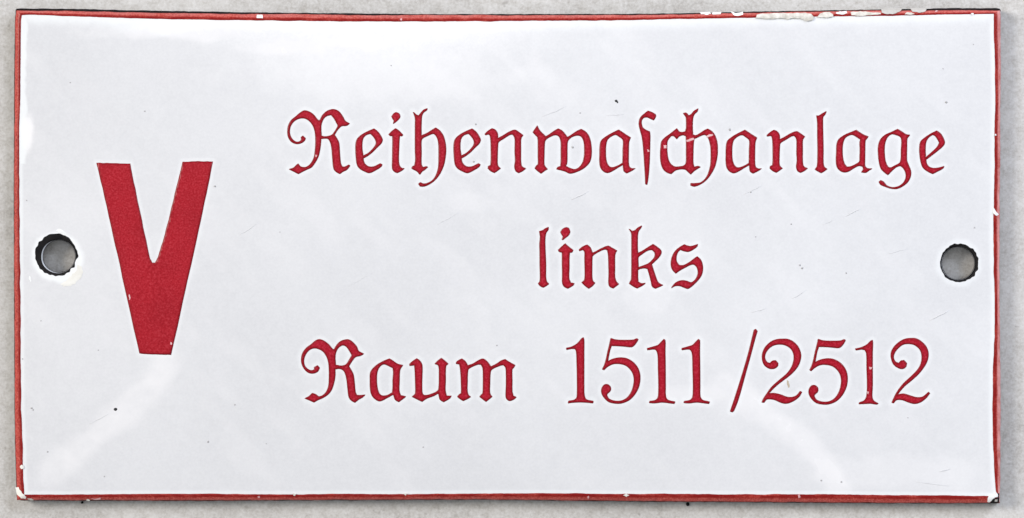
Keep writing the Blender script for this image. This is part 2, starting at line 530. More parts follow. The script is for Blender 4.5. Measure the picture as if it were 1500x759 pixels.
A3 = tr(1220, 140, T, [(173,257),(200,275),(230,293),(262,305),(250,320),(240,335),(238,400),(237,470),(238,522),(255,540),(290,543),(270,553),(245,570),(212,568),(226,547),(222,527),(195,520),(160,535),(120,560),(90,568),(60,560),(35,535),(25,490),(27,420),(30,360),(45,325),(85,295),(130,275)],
        [(145,290),(175,305),(205,325),(200,350),(202,400),(200,450),(197,490),(170,510),(130,528),(105,530),(85,505),(73,460),(70,400),(75,350),(90,315),(115,297)])
G1 = tr(1220, 140, T, [(480,250),(510,268),(545,290),(570,292),(560,305),(550,320),(548,400),(548,480),(560,515),(577,560),(575,600),(555,640),(520,670),(475,690),(430,688),(390,675),(355,660),(342,640),(355,630),(375,640),(400,668),(445,682),(490,672),(525,645),(542,605),(538,565),(520,535),(500,520),(470,530),(435,560),(408,588),(385,570),(360,545),(345,500),(337,430),(338,370),(355,325),(390,292),(435,272)],
        [(440,285),(465,290),(500,305),(510,330),(507,400),(505,470),(495,500),(460,520),(430,535),(410,530),(390,490),(382,430),(383,370),(395,325),(415,297)])
E3 = tr(1220, 140, T, [(770,262),(800,285),(820,320),(828,350),(815,375),(775,410),(730,445),(690,475),(695,505),(715,530),(750,540),(790,535),(825,525),(815,540),(775,562),(740,580),(700,560),(670,535),(655,500),(645,440),(643,390),(650,345),(680,315),(725,285)],
        [(688,460),(685,400),(690,345),(710,310),(740,290),(760,300),(780,330),(790,350),(775,380),(740,415)])
L2 = tr(770, 310, U, [(118,170),(145,162),(170,145),(195,135),(192,155),(175,180),(168,210),(165,260),(168,350),(172,450),(172,560),(180,600),(197,618),(175,635),(150,648),(125,635),(108,615),(120,600),(125,560),(122,450),(122,350),(120,280),(125,220),(122,190)])
I2D = tr(770, 310, U, [(297,175),(315,150),(345,135),(368,140),(380,175),(365,205),(340,225),(318,243),(310,238),(318,215),(310,200)])
I2 = tr(770, 310, U, [(338,275),(365,300),(405,330),(395,347),(375,350),(372,400),(372,480),(370,570),(385,610),(415,615),(405,630),(360,657),(330,640),(315,610),(315,540),(313,450),(313,380),(312,350),(285,340),(280,328),(310,300)])
N3 = tr(770, 310, U, [(525,285),(550,305),(565,340),(572,355),(600,342),(650,315),(705,295),(735,310),(780,335),(770,348),(762,380),(762,480),(762,560),(775,600),(795,620),(775,635),(748,655),(720,640),(710,610),(712,540),(710,450),(707,370),(700,330),(680,322),(640,335),(575,375),(568,400),(567,480),(567,560),(575,595),(592,610),(570,635),(540,657),(510,635),(480,605),(500,590),(507,560),(507,480),(505,400),(505,345),(490,325),(460,335),(458,325),(490,300)])
K1 = tr(900, 310, U, [(125,148),(150,168),(175,162),(200,140),(235,122),(225,140),(205,170),(198,210),(197,300),(200,355),(235,340),(290,305),(330,280),(360,300),(395,330),(400,355),(380,390),(345,425),(318,450),(330,490),(350,550),(370,600),(395,622),(415,628),(390,640),(350,657),(325,640),(315,600),(300,540),(285,490),(260,483),(220,488),(200,500),(200,560),(203,600),(230,615),(265,612),(245,628),(195,655),(165,640),(128,615),(135,600),(145,580),(148,500),(148,400),(148,300),(148,220),(145,180)],
        [(205,390),(240,360),(285,332),(320,325),(345,350),(345,385),(320,420),(290,445),(250,462),(205,478),(203,430)])
S2 = tr(900, 310, U, [(598,283),(620,292),(650,298),(685,290),(712,280),(705,298),(670,325),(630,342),(590,335),(562,325),(540,350),(528,390),(532,430),(555,460),(590,460),(640,435),(680,405),(708,385),(735,410),(750,445),(755,490),(745,540),(715,585),(670,630),(630,658),(600,650),(560,635),(520,635),(487,652),(500,635),(530,605),(575,590),(620,595),(655,607),(685,590),(710,550),(715,510),(705,475),(680,452),(650,455),(600,480),(555,505),(525,528),(500,500),(487,470),(485,430),(495,385),(520,340),(560,305)])
R2 = tr(430, 480, W, [(345,190),(370,150),(400,120),(440,105),(475,105),(510,130),(540,165),(555,200),(600,225),(570,240),(530,250),(500,285),(472,330),(490,360),(510,400),(520,470),(528,550),(540,578),(570,580),(612,575),(590,595),(555,615),(525,640),(495,622),(475,595),(465,530),(455,440),(440,385),(420,360),(390,350),(355,355),(355,410),(345,470),(325,530),(295,570),(250,600),(205,620),(175,638),(140,622),(97,605),(130,590),(160,562),(190,572),(215,590),(250,580),(280,550),(300,500),(305,430),(305,360),(300,300),(285,250),(255,205),(215,182),(175,175),(135,190),(105,225),(88,270),(92,320),(120,355),(155,368),(180,358),(178,340),(205,325),(222,345),(205,375),(170,390),(130,385),(95,355),(72,310),(68,260),(80,215),(110,175),(150,145),(190,112),(218,102),(255,112),(300,145),(330,180)],
        [(360,320),(355,260),(362,210),(385,170),(420,150),(450,160),(480,200),(500,235),(480,270),(450,315),(410,328)])
A4 = tr(430, 480, W, [(820,267),(850,285),(890,312),(935,322),(920,340),(908,370),(905,450),(903,540),(915,580),(960,590),(940,605),(900,635),(870,615),(858,580),(850,572),(800,600),(740,628),(705,615),(672,580),(658,530),(655,450),(658,385),(680,350),(720,315),(775,285)],
        [(770,312),(800,320),(850,345),(855,380),(850,450),(850,510),(845,555),(800,580),(755,582),(730,560),(715,510),(710,440),(715,380),(735,335)])
U1 = tr(590, 480, W, [(120,265),(150,290),(165,325),(165,400),(163,500),(168,565),(190,580),(240,570),(300,540),(310,500),(312,400),(310,340),(300,318),(275,310),(300,285),(330,262),(360,285),(387,310),(370,325),(365,370),(365,450),(363,540),(375,585),(415,585),(400,605),(350,635),(320,615),(310,580),(305,560),(260,585),(205,605),(165,632),(130,615),(80,590),(105,570),(110,540),(108,450),(105,370),(100,320),(60,325),(60,312),(90,285)])
M1 = tr(590, 480, W, [(505,267),(535,290),(555,325),(600,310),(650,280),(685,268),(715,285),(740,315),(752,335),(800,312),(840,285),(875,272),(910,295),(960,322),(950,338),(935,360),(935,450),(935,545),(945,585),(970,595),(950,612),(915,625),(890,610),(882,580),(885,500),(885,400),(880,340),(860,318),(830,325),(760,358),(748,390),(745,470),(743,550),(750,575),(763,590),(740,610),(712,632),(690,615),(658,590),(672,575),(685,560),(688,480),(688,400),(685,345),(670,315),(640,315),(565,350),(555,380),(552,470),(552,550),(562,578),(580,592),(550,610),(517,625),(490,608),(468,590),(485,572),(500,560),(500,470),(497,400),(492,345),(485,312),(458,308),(460,295),(480,280)])
D1 = tr(810, 480, W, [(260,85),(265,110),(265,200),(265,350),(265,500),(268,580),(285,615),(345,630),(340,645),(300,640),(235,637),(170,640),(130,645),(135,628),(180,620),(203,600),(208,560),(208,450),(205,300),(200,200),(188,180),(155,180),(118,188),(115,175),(160,165),(210,135),(245,95)])
D5 = tr(810, 480, W, [(495,92),(540,105),(620,108),(690,105),(715,95),(728,100),(715,125),(690,155),(670,165),(610,160),(540,155),(500,155),(485,200),(475,250),(468,290),(510,270),(570,258),(630,265),(690,300),(730,355),(745,420),(735,500),(700,570),(650,620),(590,645),(540,648),(480,635),(440,600),(418,560),(418,520),(440,490),(470,488),(492,510),(490,540),(465,565),(460,580),(480,610),(530,628),(590,625),(640,595),(675,540),(693,470),(690,410),(665,360),(620,322),(560,308),(510,312),(465,335),(435,362),(423,355),(440,320),(455,270),(470,200),(485,140)])
D1b = tr(940, 480, W, [(190,100),(200,110),(200,200),(202,350),(203,500),(205,590),(225,620),(285,635),(278,650),(240,645),(175,638),(110,645),(65,642),(70,630),(115,622),(138,600),(145,550),(145,450),(142,350),(140,250),(132,205),(112,185),(50,190),(48,178),(95,165),(140,150),(165,125)])
SL = tr(940, 480, W, [(962,20),(975,15),(988,30),(970,90),(930,240),(880,420),(830,600),(790,705),(775,722),(758,715),(765,695),(810,560),(860,400),(910,230),(945,90)])
D2 = tr(1060, 480, W, [(500,98),(550,100),(600,125),(640,170),(660,230),(655,280),(635,330),(590,385),(530,435),(470,480),(420,525),(385,565),(430,562),(490,575),(545,595),(590,595),(625,580),(655,545),(668,552),(645,590),(600,625),(540,648),(490,640),(430,615),(370,612),(345,640),(328,638),(340,610),(370,565),(410,510),(470,455),(540,395),(580,340),(600,280),(600,230),(580,185),(540,155),(490,142),(430,150),(385,180),(358,220),(352,260),(370,295),(395,305),(420,285),(445,282),(465,305),(460,330),(430,350),(390,348),(350,320),(332,275),(333,220),(355,170),(400,125),(450,103)])
D1c = tr(1200, 480, W, [(455,108),(458,130),(455,220),(455,350),(455,500),(452,590),(465,625),(505,650),(490,655),(440,648),(390,650),(340,652),(345,642),(385,625),(405,590),(412,500),(408,350),(405,220),(390,190),(360,185),(318,192),(308,182),(360,170),(410,145),(440,115)])
D2b = tr(1200, 480, W, [(780,92),(830,95),(880,125),(915,165),(933,220),(925,280),(900,330),(850,395),(790,450),(730,500),(690,545),(668,575),(720,567),(770,580),(830,597),(880,595),(910,575),(935,552),(945,562),(915,600),(870,635),(820,650),(770,640),(710,618),(660,618),(635,645),(622,640),(640,600),(670,545),(720,480),(790,415),(850,350),(875,290),(877,230),(860,185),(820,150),(775,138),(720,143),(675,175),(645,215),(635,255),(650,290),(680,305),(700,285),(725,280),(748,305),(740,335),(710,352),(670,340),(635,310),(617,260),(617,210),(645,160),(690,120),(735,98)])

glyph('numeral', 'large red Roman numeral V beside the left hole', V_)
LN = 'in the top word'
glyph('letter', 'red blackletter capital R opening the top word', R1)
glyph('letter', 'red blackletter e after the capital R', E1)
glyph('letter', 'red blackletter i in the top word', I1, I1D)
glyph('letter', 'red blackletter h with a descending tail, top word', H1)
glyph('letter', 'red blackletter e between h and n, top word', fit(E1, dx=143.7))
glyph('letter', 'red blackletter n before the w, top word', N1)
glyph('letter', 'red blackletter w in the top word', W1)
glyph('letter', 'red blackletter a after the w, top word', A1)
glyph('letter', 'red blackletter long s in the top word', S1)
glyph('letter', 'red blackletter ch ligature crossed by a scuff', CH)
glyph('letter', 'red blackletter a after the ch ligature', fit(A1, dx=185.0, dy=0.3))
glyph('letter', 'red blackletter n before the l, top word', fit(N1, x0=1123.4, x1=1182.8, y0=190.8, y1=252.8))
glyph('letter', 'red blackletter l in the top word', L1)
glyph('letter', 'red blackletter a with a broken foot before the g', A3)
glyph('letter', 'red blackletter g with a curled tail', G1)
glyph('letter', 'red blackletter e ending the top word', E3)
glyph('letter', 'red blackletter l opening the middle word', L2)
glyph('letter', 'red blackletter i in the middle word', I2, I2D)
glyph('letter', 'red blackletter n in the middle word', N3)
glyph('letter', 'red blackletter k in the middle word', K1)
glyph('letter', 'red blackletter s ending the middle word', S2)
glyph('letter', 'red blackletter capital R opening the bottom word', R2)
glyph('letter', 'red blackletter a in the bottom word', A4)
glyph('letter', 'red blackletter u in the bottom word', U1)
glyph('letter', 'red blackletter m ending the bottom word', M1)
glyph('digit', 'red digit 1 opening the left number', D1)
glyph('digit', 'red digit 5 in the left number', D5)
glyph('digit', 'red digit 1 after the 5 in the left number', D1b)
glyph('digit', 'red digit 1 ending the left number', fit(D1b, dx=50.6))
glyph('slash', 'thin red slash between the two numbers', SL)
glyph('digit', 'red digit 2 opening the right number', D2)
glyph('digit', 'red digit 5 in the right number', fit(D5, dx=303.7, dy=1.3))
glyph('digit', 'scuffed red digit 1 in the right number', D1c)
glyph('digit', 'red digit 2 ending the right number', D2b)

G = [(k, lb, grow([smooth_loop(l) for l in lo], 0.7) if k != 'numeral' else [jag(l, 0.3, 5) for l in lo], grow([smooth_loop(l) for l in d], 0.4) if d else None) for k, lb, lo, d in G]

# ---------------------------------------------------------------- the sign
sign = bpy.data.objects.new('enamel_sign', None)
scene.collection.objects.link(sign)
sign.empty_display_size = 0.01
sign['label'] = 'white enamel sign with red blackletter text, red rim and two holes'
sign['category'] = 'sign'


def hole_radius(h, th, amp=1.0):
    """ragged radius of a screw hole"""
    i = HOLES.index(h)
    r = h[2]
    k = np.arange(1, 26)
    g = np.random.default_rng(30 + i)
    am = (0.34 if i == 0 else 0.26) * g.uniform(0.3, 1.2, 25) / np.sqrt(1 + k / 12.0)
    ph = g.uniform(0, 6.28, 25)
    return r + amp * (am[:, None] * np.sin(k[:, None] * np.ravel(th)[None] + ph[:, None])).sum(0).reshape(np.shape(th))


# value noise in drawing units, for wear and painted glare
def vnoise(x, y, sc, seed):
    r = np.random.default_rng(seed).random((256, 256))
    fx, fy = x / sc, y / sc
    ix, iy = np.floor(fx).astype(int), np.floor(fy).astype(int)
    tx, ty = fx - ix, fy - iy
    tx, ty = tx * tx * (3 - 2 * tx), ty * ty * (3 - 2 * ty)
    a, b = r[iy % 256, ix % 256], r[iy % 256, (ix + 1) % 256]
    c, d = r[(iy + 1) % 256, ix % 256], r[(iy + 1) % 256, (ix + 1) % 256]
    return (a * (1 - tx) + b * tx) * (1 - ty) + (c * (1 - tx) + d * tx) * ty


def fbm(x, y, sc, seed):
    return (vnoise(x, y, sc, seed) + 0.5 * vnoise(x, y, sc / 2, seed + 1) + 0.25 * vnoise(x, y, sc / 4, seed + 2)) / 1.75


def sstep(a, b, x):
    t = np.clip((x - a) / (b - a), 0, 1)
    return t * t * (3 - 2 * t)


def polyline_d(px, py, pts):
    p = np.stack([px, py], -1)
    best = np.full(px.shape, 1e9)
    for a, b in zip(pts[:-1], pts[1:]):
        a, b = np.array(a, float), np.array(b, float)
        ab = b - a
        t = np.clip(((p - a) @ ab) / (ab @ ab), 0, 1)
        best = np.minimum(best, np.linalg.norm(p - (a + t[..., None] * ab), axis=-1))
    return best


def build_face():
    step = 2.0
    xs = np.arange(24, 1464, step)
    ys = np.arange(17, 735, step)
    gx, gy = np.meshgrid(xs, ys)
    nx, ny = len(xs), len(ys)
    px, py = gx.ravel().copy(), gy.ravel().copy()
    # keep what lies inside the middle of the red rim
    keep = roll_s(px, py) < 0.5
    hin = np.zeros(len(px), bool)
    for h in HOLES:
        dx, dy = px - h[0], py - h[1]
        r = np.hypot(dx, dy)
        th = np.arctan2(dy, dx)
        R = hole_radius(h, th)
        ins = r < R
        hin |= ins
        near = ins & (r > R - 4.5)
        k = R[near] / r[near]
        px[near] = h[0] + dx[near] * k
        py[near] = h[1] + dy[near] * k
    ok = keep.reshape(ny, nx)
    q = ok[:-1, :-1] & ok[1:, :-1] & ok[:-1, 1:] & ok[1:, 1:]
    hi = hin.reshape(ny, nx)
    q &= ~(hi[:-1, :-1] & hi[1:, :-1] & hi[:-1, 1:] & hi[1:, 1:])
    j, i = np.nonzero(q)
    a = j * nx + i
    faces = np.stack([a, a + nx, a + nx + 1, a + 1], 1)
    used = np.unique(faces)
    remap = np.full(nx * ny, -1)
    remap[used] = np.arange(len(used))
    faces = remap[faces]
    px, py = px[used], py[used]
    # bright fringe painted into the white next to the stencilled red
    white_glare = np.zeros(len(px))
    pts = np.stack([px, py], 1)
    for k, lb, loops, dots in G:
        alll = list(loops) + (list(dots) if dots else [])
        lo = np.vstack(alll).min(0) - 13
        hi2 = np.vstack(alll).max(0) + 13
        sel = np.nonzero((px > lo[0]) & (px < hi2[0]) & (py > lo[1]) & (py < hi2[1]))[0]
        d = seg_dist(pts[sel], alll)
        ins = inside(pts[sel], alll)
        ww = 5.6 if k != 'numeral' else 5.0
        c = sstep(ww + 2.0, ww - 4.0, d)
        c[ins] = 1
        white_glare[sel] = np.maximum(white_glare[sel], c * 0.34)
    n1 = fbm(px, py, 60, 3)
    n2 = fbm(px, py, 18, 9)
    dt, db = py - top_i(px), bot_i(px) - py
    dl, dr = px - lef_i(py), rig_i(py) - px
    wt = 8 + 26 * np.clip(n1 - 0.45, 0, 1) * sstep(900, 300, px) + 4 * (n2 - 0.5)
    white_glare = np.maximum(white_glare, sstep(wt + 11, wt - 6, dt + 5 * (fbm(px, py, 9, 55) - 0.5)) * np.where(px < 700, 0.6, 0.45))  # uneven glare painted along the top edge
    white_glare = np.maximum(white_glare, sstep(7, 2, db) * 0.4)  # bright fringe painted along the other edges too
    wl = np.where(py < 240, 9 + 8 * (n2 - 0.5), 5.0)
    white_glare = np.maximum(white_glare, sstep(wl + 2, wl - 2, dl) * np.where(py < 240, 0.6, 0.4))
    white_glare = np.maximum(white_glare, sstep(9, 2, dr) * 0.45)
    # white scuffed enamel round the left hole, whiter lip round both
    for h, off in ((HOLES[0], (2, 4)), (HOLES[1], (0, 0))):
        r = np.hypot(px - h[0] - off[0], py - h[1] - off[1])
        white_glare = np.maximum(white_glare, sstep(h[2] + 10, h[2] + 2, r + 7 * (n2 - 0.5)) * (0.7 if off[0] else 0.35))
    # painted reflections: a streak lower left, an arc lower right
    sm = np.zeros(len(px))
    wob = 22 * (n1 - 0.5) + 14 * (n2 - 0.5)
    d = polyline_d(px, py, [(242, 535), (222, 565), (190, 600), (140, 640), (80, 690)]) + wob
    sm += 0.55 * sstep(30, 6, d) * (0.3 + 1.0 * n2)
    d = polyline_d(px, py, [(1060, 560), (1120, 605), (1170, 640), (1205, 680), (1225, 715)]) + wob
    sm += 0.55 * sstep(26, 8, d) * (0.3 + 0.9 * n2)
    for cx, cy, rx, ry, am in ((945, 437, 46, 26, 0.22), (690, 297, 40, 16, 0.18), (525, 60, 60, 18, 0.8), (430, 70, 90, 14, 0.5), (1000, 578, 60, 16, 0.4), (250, 48, 120, 14, 0.5), (1300, 690, 150, 30, 0.25), (980, 320, 90, 60, 0.15), (560, 110, 260, 40, 0.25), (40, 200, 10, 34, 0.8)):  # pale patches; those along the top are painted glare
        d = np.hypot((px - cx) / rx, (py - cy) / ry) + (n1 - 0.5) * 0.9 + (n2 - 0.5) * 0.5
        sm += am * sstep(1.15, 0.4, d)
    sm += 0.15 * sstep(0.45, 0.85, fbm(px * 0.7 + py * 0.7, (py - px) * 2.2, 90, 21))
    o = make_obj('white_face', P(px, py), faces[:, ::1], M_WHITE, sign, {'white_glare': np.clip(white_glare, 0, 1), 'smudge_glare': np.clip(sm, 0, 1)})
    o['label'] = 'glossy white enamel face'
    return o


build_face()


# steel sheet under the enamel
def build_steel():
    ys = np.arange(20, 730, 6.0)
    xs = np.arange(30, 1460, 6.0)
    j = lambda n: rng.uniform(-0.35, 0.35, n)
    lp = np.vstack([np.stack([xs, top_s(xs) + j(len(xs))], 1), [(1464.0, 12.6), (1466.0, 15.0)],
                    np.stack([rig_s(ys) - 0.8, ys], 1), [(1464.3, 737.3)],
                    np.stack([xs[::-1], bot_s(xs[::-1]) + j(len(xs))], 1), [(29, 731), (25.5, 724)],
                    np.stack([lef_s(ys[::-1]) + 0.1 + 0.6 * j(len(ys)), ys[::-1]], 1), [(22.8, 14.8), (24.5, 12.8)]])
    th = np.linspace(0, 2 * math.pi, 72, endpoint=False)
    hs = []
    for h in HOLES:
        r = h[2] + 1.0
        hs.append(np.stack([h[0] + r * np.cos(th), h[1] + r * np.sin(th)], 1))
    v, f = fill([lp] + hs, 26)
    s = np.clip(roll_s(v[:, 0], v[:, 1]), 0, 1)
    zt = Z(v[:, 0], v[:, 1]) - 0.00015 - 0.00032 * s
    zb = zt - 0.00085 + 0.00015 * s
    zb = np.where(roll_s(v[:, 0], v[:, 1]) > 0.9, 0.00001, zb)
    top = P(v[:, 0], v[:, 1], z=zt)
    bot = top.copy()
    bot[:, 2] = zb
    n = len(v)
    faces = [tuple(t) for t in f] + [tuple(n + i for i in t[::-1]) for t in f]
    faces += [(b, a, n + a, n + b) for a, b in boundary(f)]
    o = make_obj('steel_plate', np.vstack([top, bot]), faces, M_STEEL, sign, smooth=False)
    o['label'] = 'black steel sheet showing as a dark line along the top edge'


build_steel()


# red rim
def build_border():
    n_x, n_y, K = 480, 240, 8
    tx = np.linspace(0, 1, n_x, endpoint=False)
    ty = np.linspace(0, 1, n_y, endpoint=False)
    ci = [(32.0, 22.2), (1455.5, 20.6), (1459.5, 726.4), (35.5, 724.4)]
    co = [(23.6, 15.6), (1465.4, 15.4), (1464.2, 736.8), (25.0, 732.6)]

    def side(c, fn, k, horiz, t):
        a, b = np.array(c[k]), np.array(c[(k + 1) % 4])
        p = a + (b - a) * t[:, None]
        fade = np.clip(np.minimum(t, 1 - t) / 0.012, 0, 1)
        ax = 0 if horiz else 1
        tgt = fn(p[:, ax])
        p[:, 1 - ax] = p[:, 1 - ax] * (1 - fade) + tgt * fade
        return p
    inn = np.vstack([side(ci, top_i, 0, True, tx), side(ci, rig_i, 1, False, ty), side(ci, bot_i, 2, True, tx), side(ci, lef_i, 3, False, ty)])
    out = np.vstack([side(co, top_o, 0, True, tx), side(co, rig_o, 1, False, ty), side(co, bot_o, 2, True, tx), side(co, lef_o, 3, False, ty)])
    n = len(inn)
    # slightly ragged brush edges
    ang = np.arange(n)
    wob = lambda s: np.convolve(np.random.default_rng(s).uniform(-1, 1, n + 8), np.ones(5) / 5, 'same')[4:-4]
    nrm = inn - out
    nrm /= np.linalg.norm(nrm, axis=1)[:, None]
    inn = inn + nrm * wob(1)[:, None] * 0.9
    out = out + nrm * wob(2)[:, None] * 0.9
    rows, rim, lightened = [], [], []
    side_id = np.concatenate([np.zeros(n_x), np.ones(n_y), np.full(n_x, 2), np.full(n_y, 3)])
    for k in range(K + 1):
        s = k / K
        p = inn * (1 - s) + out * s
        z = Z(p[:, 0], p[:, 1]) + 0.00004 * (0.4 + 1.2 * min(s * 4, 1)) - 0.00042 * s ** 2.2
        rows.append(P(p[:, 0], p[:, 1], z=z))
        # darker band along the white
        lim = np.choose(side_id.astype(int), [0.34, 0.42, 0.42, 0.36])
        band = np.clip(1 - (s - lim) / 0.16, 0, 1)
        nn = np.clip(0.85 + 0.9 * wob(40 + k // 2), 0, 1)
        edge = np.choose(side_id.astype(int), [0.25, 0.0, 0.55, 0.7]) * (s > 0.93)
        rim.append(np.clip(band * nn + edge, 0, 1))
        wn = np.choose(side_id.astype(int), [0.30, 0.95, 0.12, 0.05]) * np.clip((s - lim - 0.1) / 0.15, 0, 1) * np.clip(0.75 + 0.9 * wob(70 + k // 3), 0, 1)  # light on the outer slope painted in, strongest on the right side
        lightened.append(wn * (1 if s < 0.93 else 0.7))
    last = rows[-1].copy()
    last[:, 2] -= 0.0005
    rows.append(last)
    rim.append(np.ones(n) * 0.7)
    lightened.append(np.zeros(n))
    v = np.vstack(rows)
    f = []
    for k in range(K + 1):
        for i in range(n):
            i2 = (i + 1) % n
            f.append((k * n + i, k * n + i2, (k + 1) * n + i2, (k + 1) * n + i)[::-1])
    o = make_obj('red_border', v, f, M_BORDER, sign, {'rim': np.concatenate(rim), 'lightened': np.concatenate(lightened)})
    o['label'] = 'narrow red enamel rim, chipped at the top right'


build_border()


# screw holes: bare steel lip and grey coat inside
def build_holes():
    for idx, h in enumerate(HOLES):
        th = np.linspace(0, 2 * math.pi, 160, endpoint=False)
        R0 = hole_radius(h, th) + 0.8
        ox, oy = ((4.2, 2.4), (-1.6, 0.8))[idx]     # the steel was punched off centre
        q = 6.8 if idx == 0 else 4.0
        prof = [(R0, -0.00002, 0), (R0 - 1.3, -0.00006, 0.1), (np.full(160, h[2] - q + 1.4), -0.00020, 0.7), (np.full(160, h[2] - q), -0.00034, 1), (np.full(160, h[2] - q), -0.0005, 1)]
        rows = []
        for r, lf, k in prof:
            rows.append(P(h[0] + ox * k + r * np.cos(th), h[1] + oy * k + r * np.sin(th), lf))
        v = np.vstack(rows)
        n = 160
        f = [(k * n + i, k * n + (i + 1) % n, (k + 1) * n + (i + 1) % n, (k + 1) * n + i) for k in range(len(prof) - 1) for i in range(n)]
        o = make_obj('screw_hole', v, f, M_STEEL, sign)
        o['label'] = ['ragged black edged screw hole at the left end', 'smaller black edged screw hole at the right end'][idx]
        # grey back coat; its lip widens at left to imitate a lit crescent
        r1 = h[2] - q
        wl = (1.9 if idx == 0 else 0.2) * np.clip(-np.cos(th + 0.25), 0, 1)
        lay = [(r1 + wl, -0.00015), (r1 - 0.1, -0.00026), (r1 - 0.1, -0.00050), (r1 - 0.2, -0.00060), (r1 - 0.3, -0.00120), (r1 + 0.6, -0.00124)]
        rows = []
        for r, lf in lay:
            rr = r + 0.15 * np.sin(th * 5 + 1)
            rows.append(P(h[0] + ox + rr * np.cos(th), h[1] + oy + rr * np.sin(th), lf))
        f = [(k * n + i, k * n + (i + 1) % n, (k + 1) * n + (i + 1) % n, (k + 1) * n + i) for k in range(len(lay) - 1) for i in range(n)]
        make_obj('back_coat', np.vstack(rows), f, M_RIMLIP, o)
        low = [(r1 + 0.4, -0.00123), (r1 - 0.5, -0.00127), (r1 - 0.9, -0.00165)]  # dark tube added below to keep the floor of the hole in shade
        rows = [P(h[0] + ox + r * np.cos(th), h[1] + oy + r * np.sin(th), lf) for r, lf in low]
        f = [(k * n + i, k * n + (i + 1) % n, (k + 1) * n + (i + 1) % n, (k + 1) * n + i) for k in range(len(low) - 1) for i in range(n)]
        make_obj('shade_sleeve', np.vstack(rows), f, M_STEEL, o)


build_holes()

# lettering
for kind, label, loops, dots in G:
    big = kind == 'numeral'
    o = patch(kind, loops, M_NUMERAL if big else M_LETTER, sign, 0.00003, step=3.0 if big else 1.7, rim_w=3.4 if big else 3.4)
    o['label'] = label
    if dots:
        patch('dot', dots, M_LETTER, o, 0.00003, step=1.7, rim_w=2.2)

# ---------------------------------------------------------------- wear
CH_LIFT = 0.00013


def chip(pts, mat, lift=CH_LIFT, label=None, amp=0.5):
    o = patch('chip', [jag(pts, amp, 3)], mat, sign, lift, edge_lift=lift - 0.00001, step=2.0, skirt=0.00012, smooth=False)
    if label:
        o['label'] = label
    return o


chip([(1025, 18), (1040, 17.4), (1042, 20.3), (1035, 21.5), (1027, 21)], M_CHIPWHITE)
chip([(1042.5, 18.4), (1057, 17.5), (1056, 20.3), (1044, 21)], M_CHIPWHITE)
chip([(1070, 17), (1078, 19.6), (1088, 17), (1089, 21), (1084, 23), (1076, 23)], M_CHIPWHITE)
chip([(1107, 26), (1109, 21.4), (1120, 19.7), (1140, 19.2), (1160, 19), (1180, 18.5), (1188, 20.6), (1192, 25), (1191, 30), (1181, 31), (1177, 28), (1160, 26.8), (1155, 28), (1140, 26.6), (1133, 28), (1120, 27)], M_CHIPBEIGE, 0.00016, 'long beige chip in the top rim')
chip([(1197, 24.5), (1201, 20), (1207, 17.4), (1215, 17), (1221, 21), (1220, 24.5), (1210, 26), (1202, 25)], M_CHIPBEIGE, 0.00016)
chip([(1224, 19), (1230, 16.8), (1240, 16.6), (1241, 19.5), (1234, 21.5), (1228, 20.5)], M_CHIPWHITE)
chip([(1246, 17.6), (1256, 17), (1268, 16.4), (1275, 18), (1290, 18.5), (1290, 20.5), (1275, 22), (1260, 23.5), (1247, 22)], M_CHIPBEIGE)
chip([(1291, 13), (1305, 11.8), (1322, 12.6), (1318, 17), (1308, 20.5), (1300, 21), (1291.5, 18)], M_CHIPSTONE, 0.00019, 'grey eroded notch in the top rim')
chip([(1325, 21), (1328, 18.5), (1335, 18), (1340, 20.5), (1334, 22)], M_CHIPBEIGE)
chip([(1333, 12.2), (1345, 11.6), (1358, 12), (1356, 17), (1346, 18.5), (1337, 17)], M_CHIPSTONE, 0.00019)
chip([(1375, 15.8), (1372, 17.5), (1369, 17.2), (1371, 15.4)], M_CHIPPINK)
chip([(1422, 20.6), (1425, 18.8), (1427, 20), (1425.5, 21.4)], M_CHIPWHITE)
chip([(376, 21.6), (384.6, 21.8), (384.8, 26.6), (376, 26.6)], M_CHIPWHITE, amp=0.2, label='small square white chip in the top rim')
chip([(585.5, 28), (588, 26.4), (589.5, 29), (587.5, 31)], M_CHIPPINK)
chip([(22, 714), (27, 713.5), (29, 718), (34, 724), (38.2, 728), (37, 731), (31, 730), (25, 724)], M_CHIPCREAM, 0.00017, 'cream chip on the lower left corner')
chip([(40, 730.6), (45, 729.8), (49.5, 732), (47, 733.2), (42, 732.4)], M_CHIPBEIGE)
chip([(126, 733), (128.5, 731), (132, 732.6), (131, 734.2)], M_CHIPBEIGE)
chip([(133, 730.2), (140, 730.6), (147, 729), (148, 731.6), (141, 732.4)], M_CHIPPINK)
chip([(377, 728), (379, 726.4), (381, 728.4), (379, 730)], M_CHIPPINK)
chip([(429, 723.4), (434.5, 723.2), (432, 726.0), (430, 726.2)], M_CHIPBEIGE)
chip([(590.5, 723.2), (597, 723), (594, 726.2)], M_CHIPBEIGE)
chip([(860, 728), (862, 726.6), (863.4, 729), (861.6, 731)], M_CHIPPINK)
chip([(913, 725.8), (917, 723.4), (922, 725.6), (917.6, 727.8)], M_CHIPCREAM)
chip([(1168.6, 726), (1171, 723.6), (1172.6, 728.6), (1170, 730)], M_CHIPPINK)
chip([(1446.4, 735.6), (1447.4, 728), (1450, 726.2), (1456, 726.2), (1460, 721.6), (1463, 727), (1458, 729), (1452.6, 733), (1449.6, 736)], M_CHIPWHITE, 0.00016, 'white chip on the lower right corner')
chip([(1454.6, 730.6), (1463.6, 728.8), (1464, 737), (1449.4, 737.6), (1453, 733.6)], M_STEEL, 0.00016, 'bare black steel corner at the lower right')
chip([(1457.5, 731.8), (1461, 731.6), (1461.2, 734.6), (1457, 734.8)], M_CHIPSTONE, 0.00021, amp=0.3)
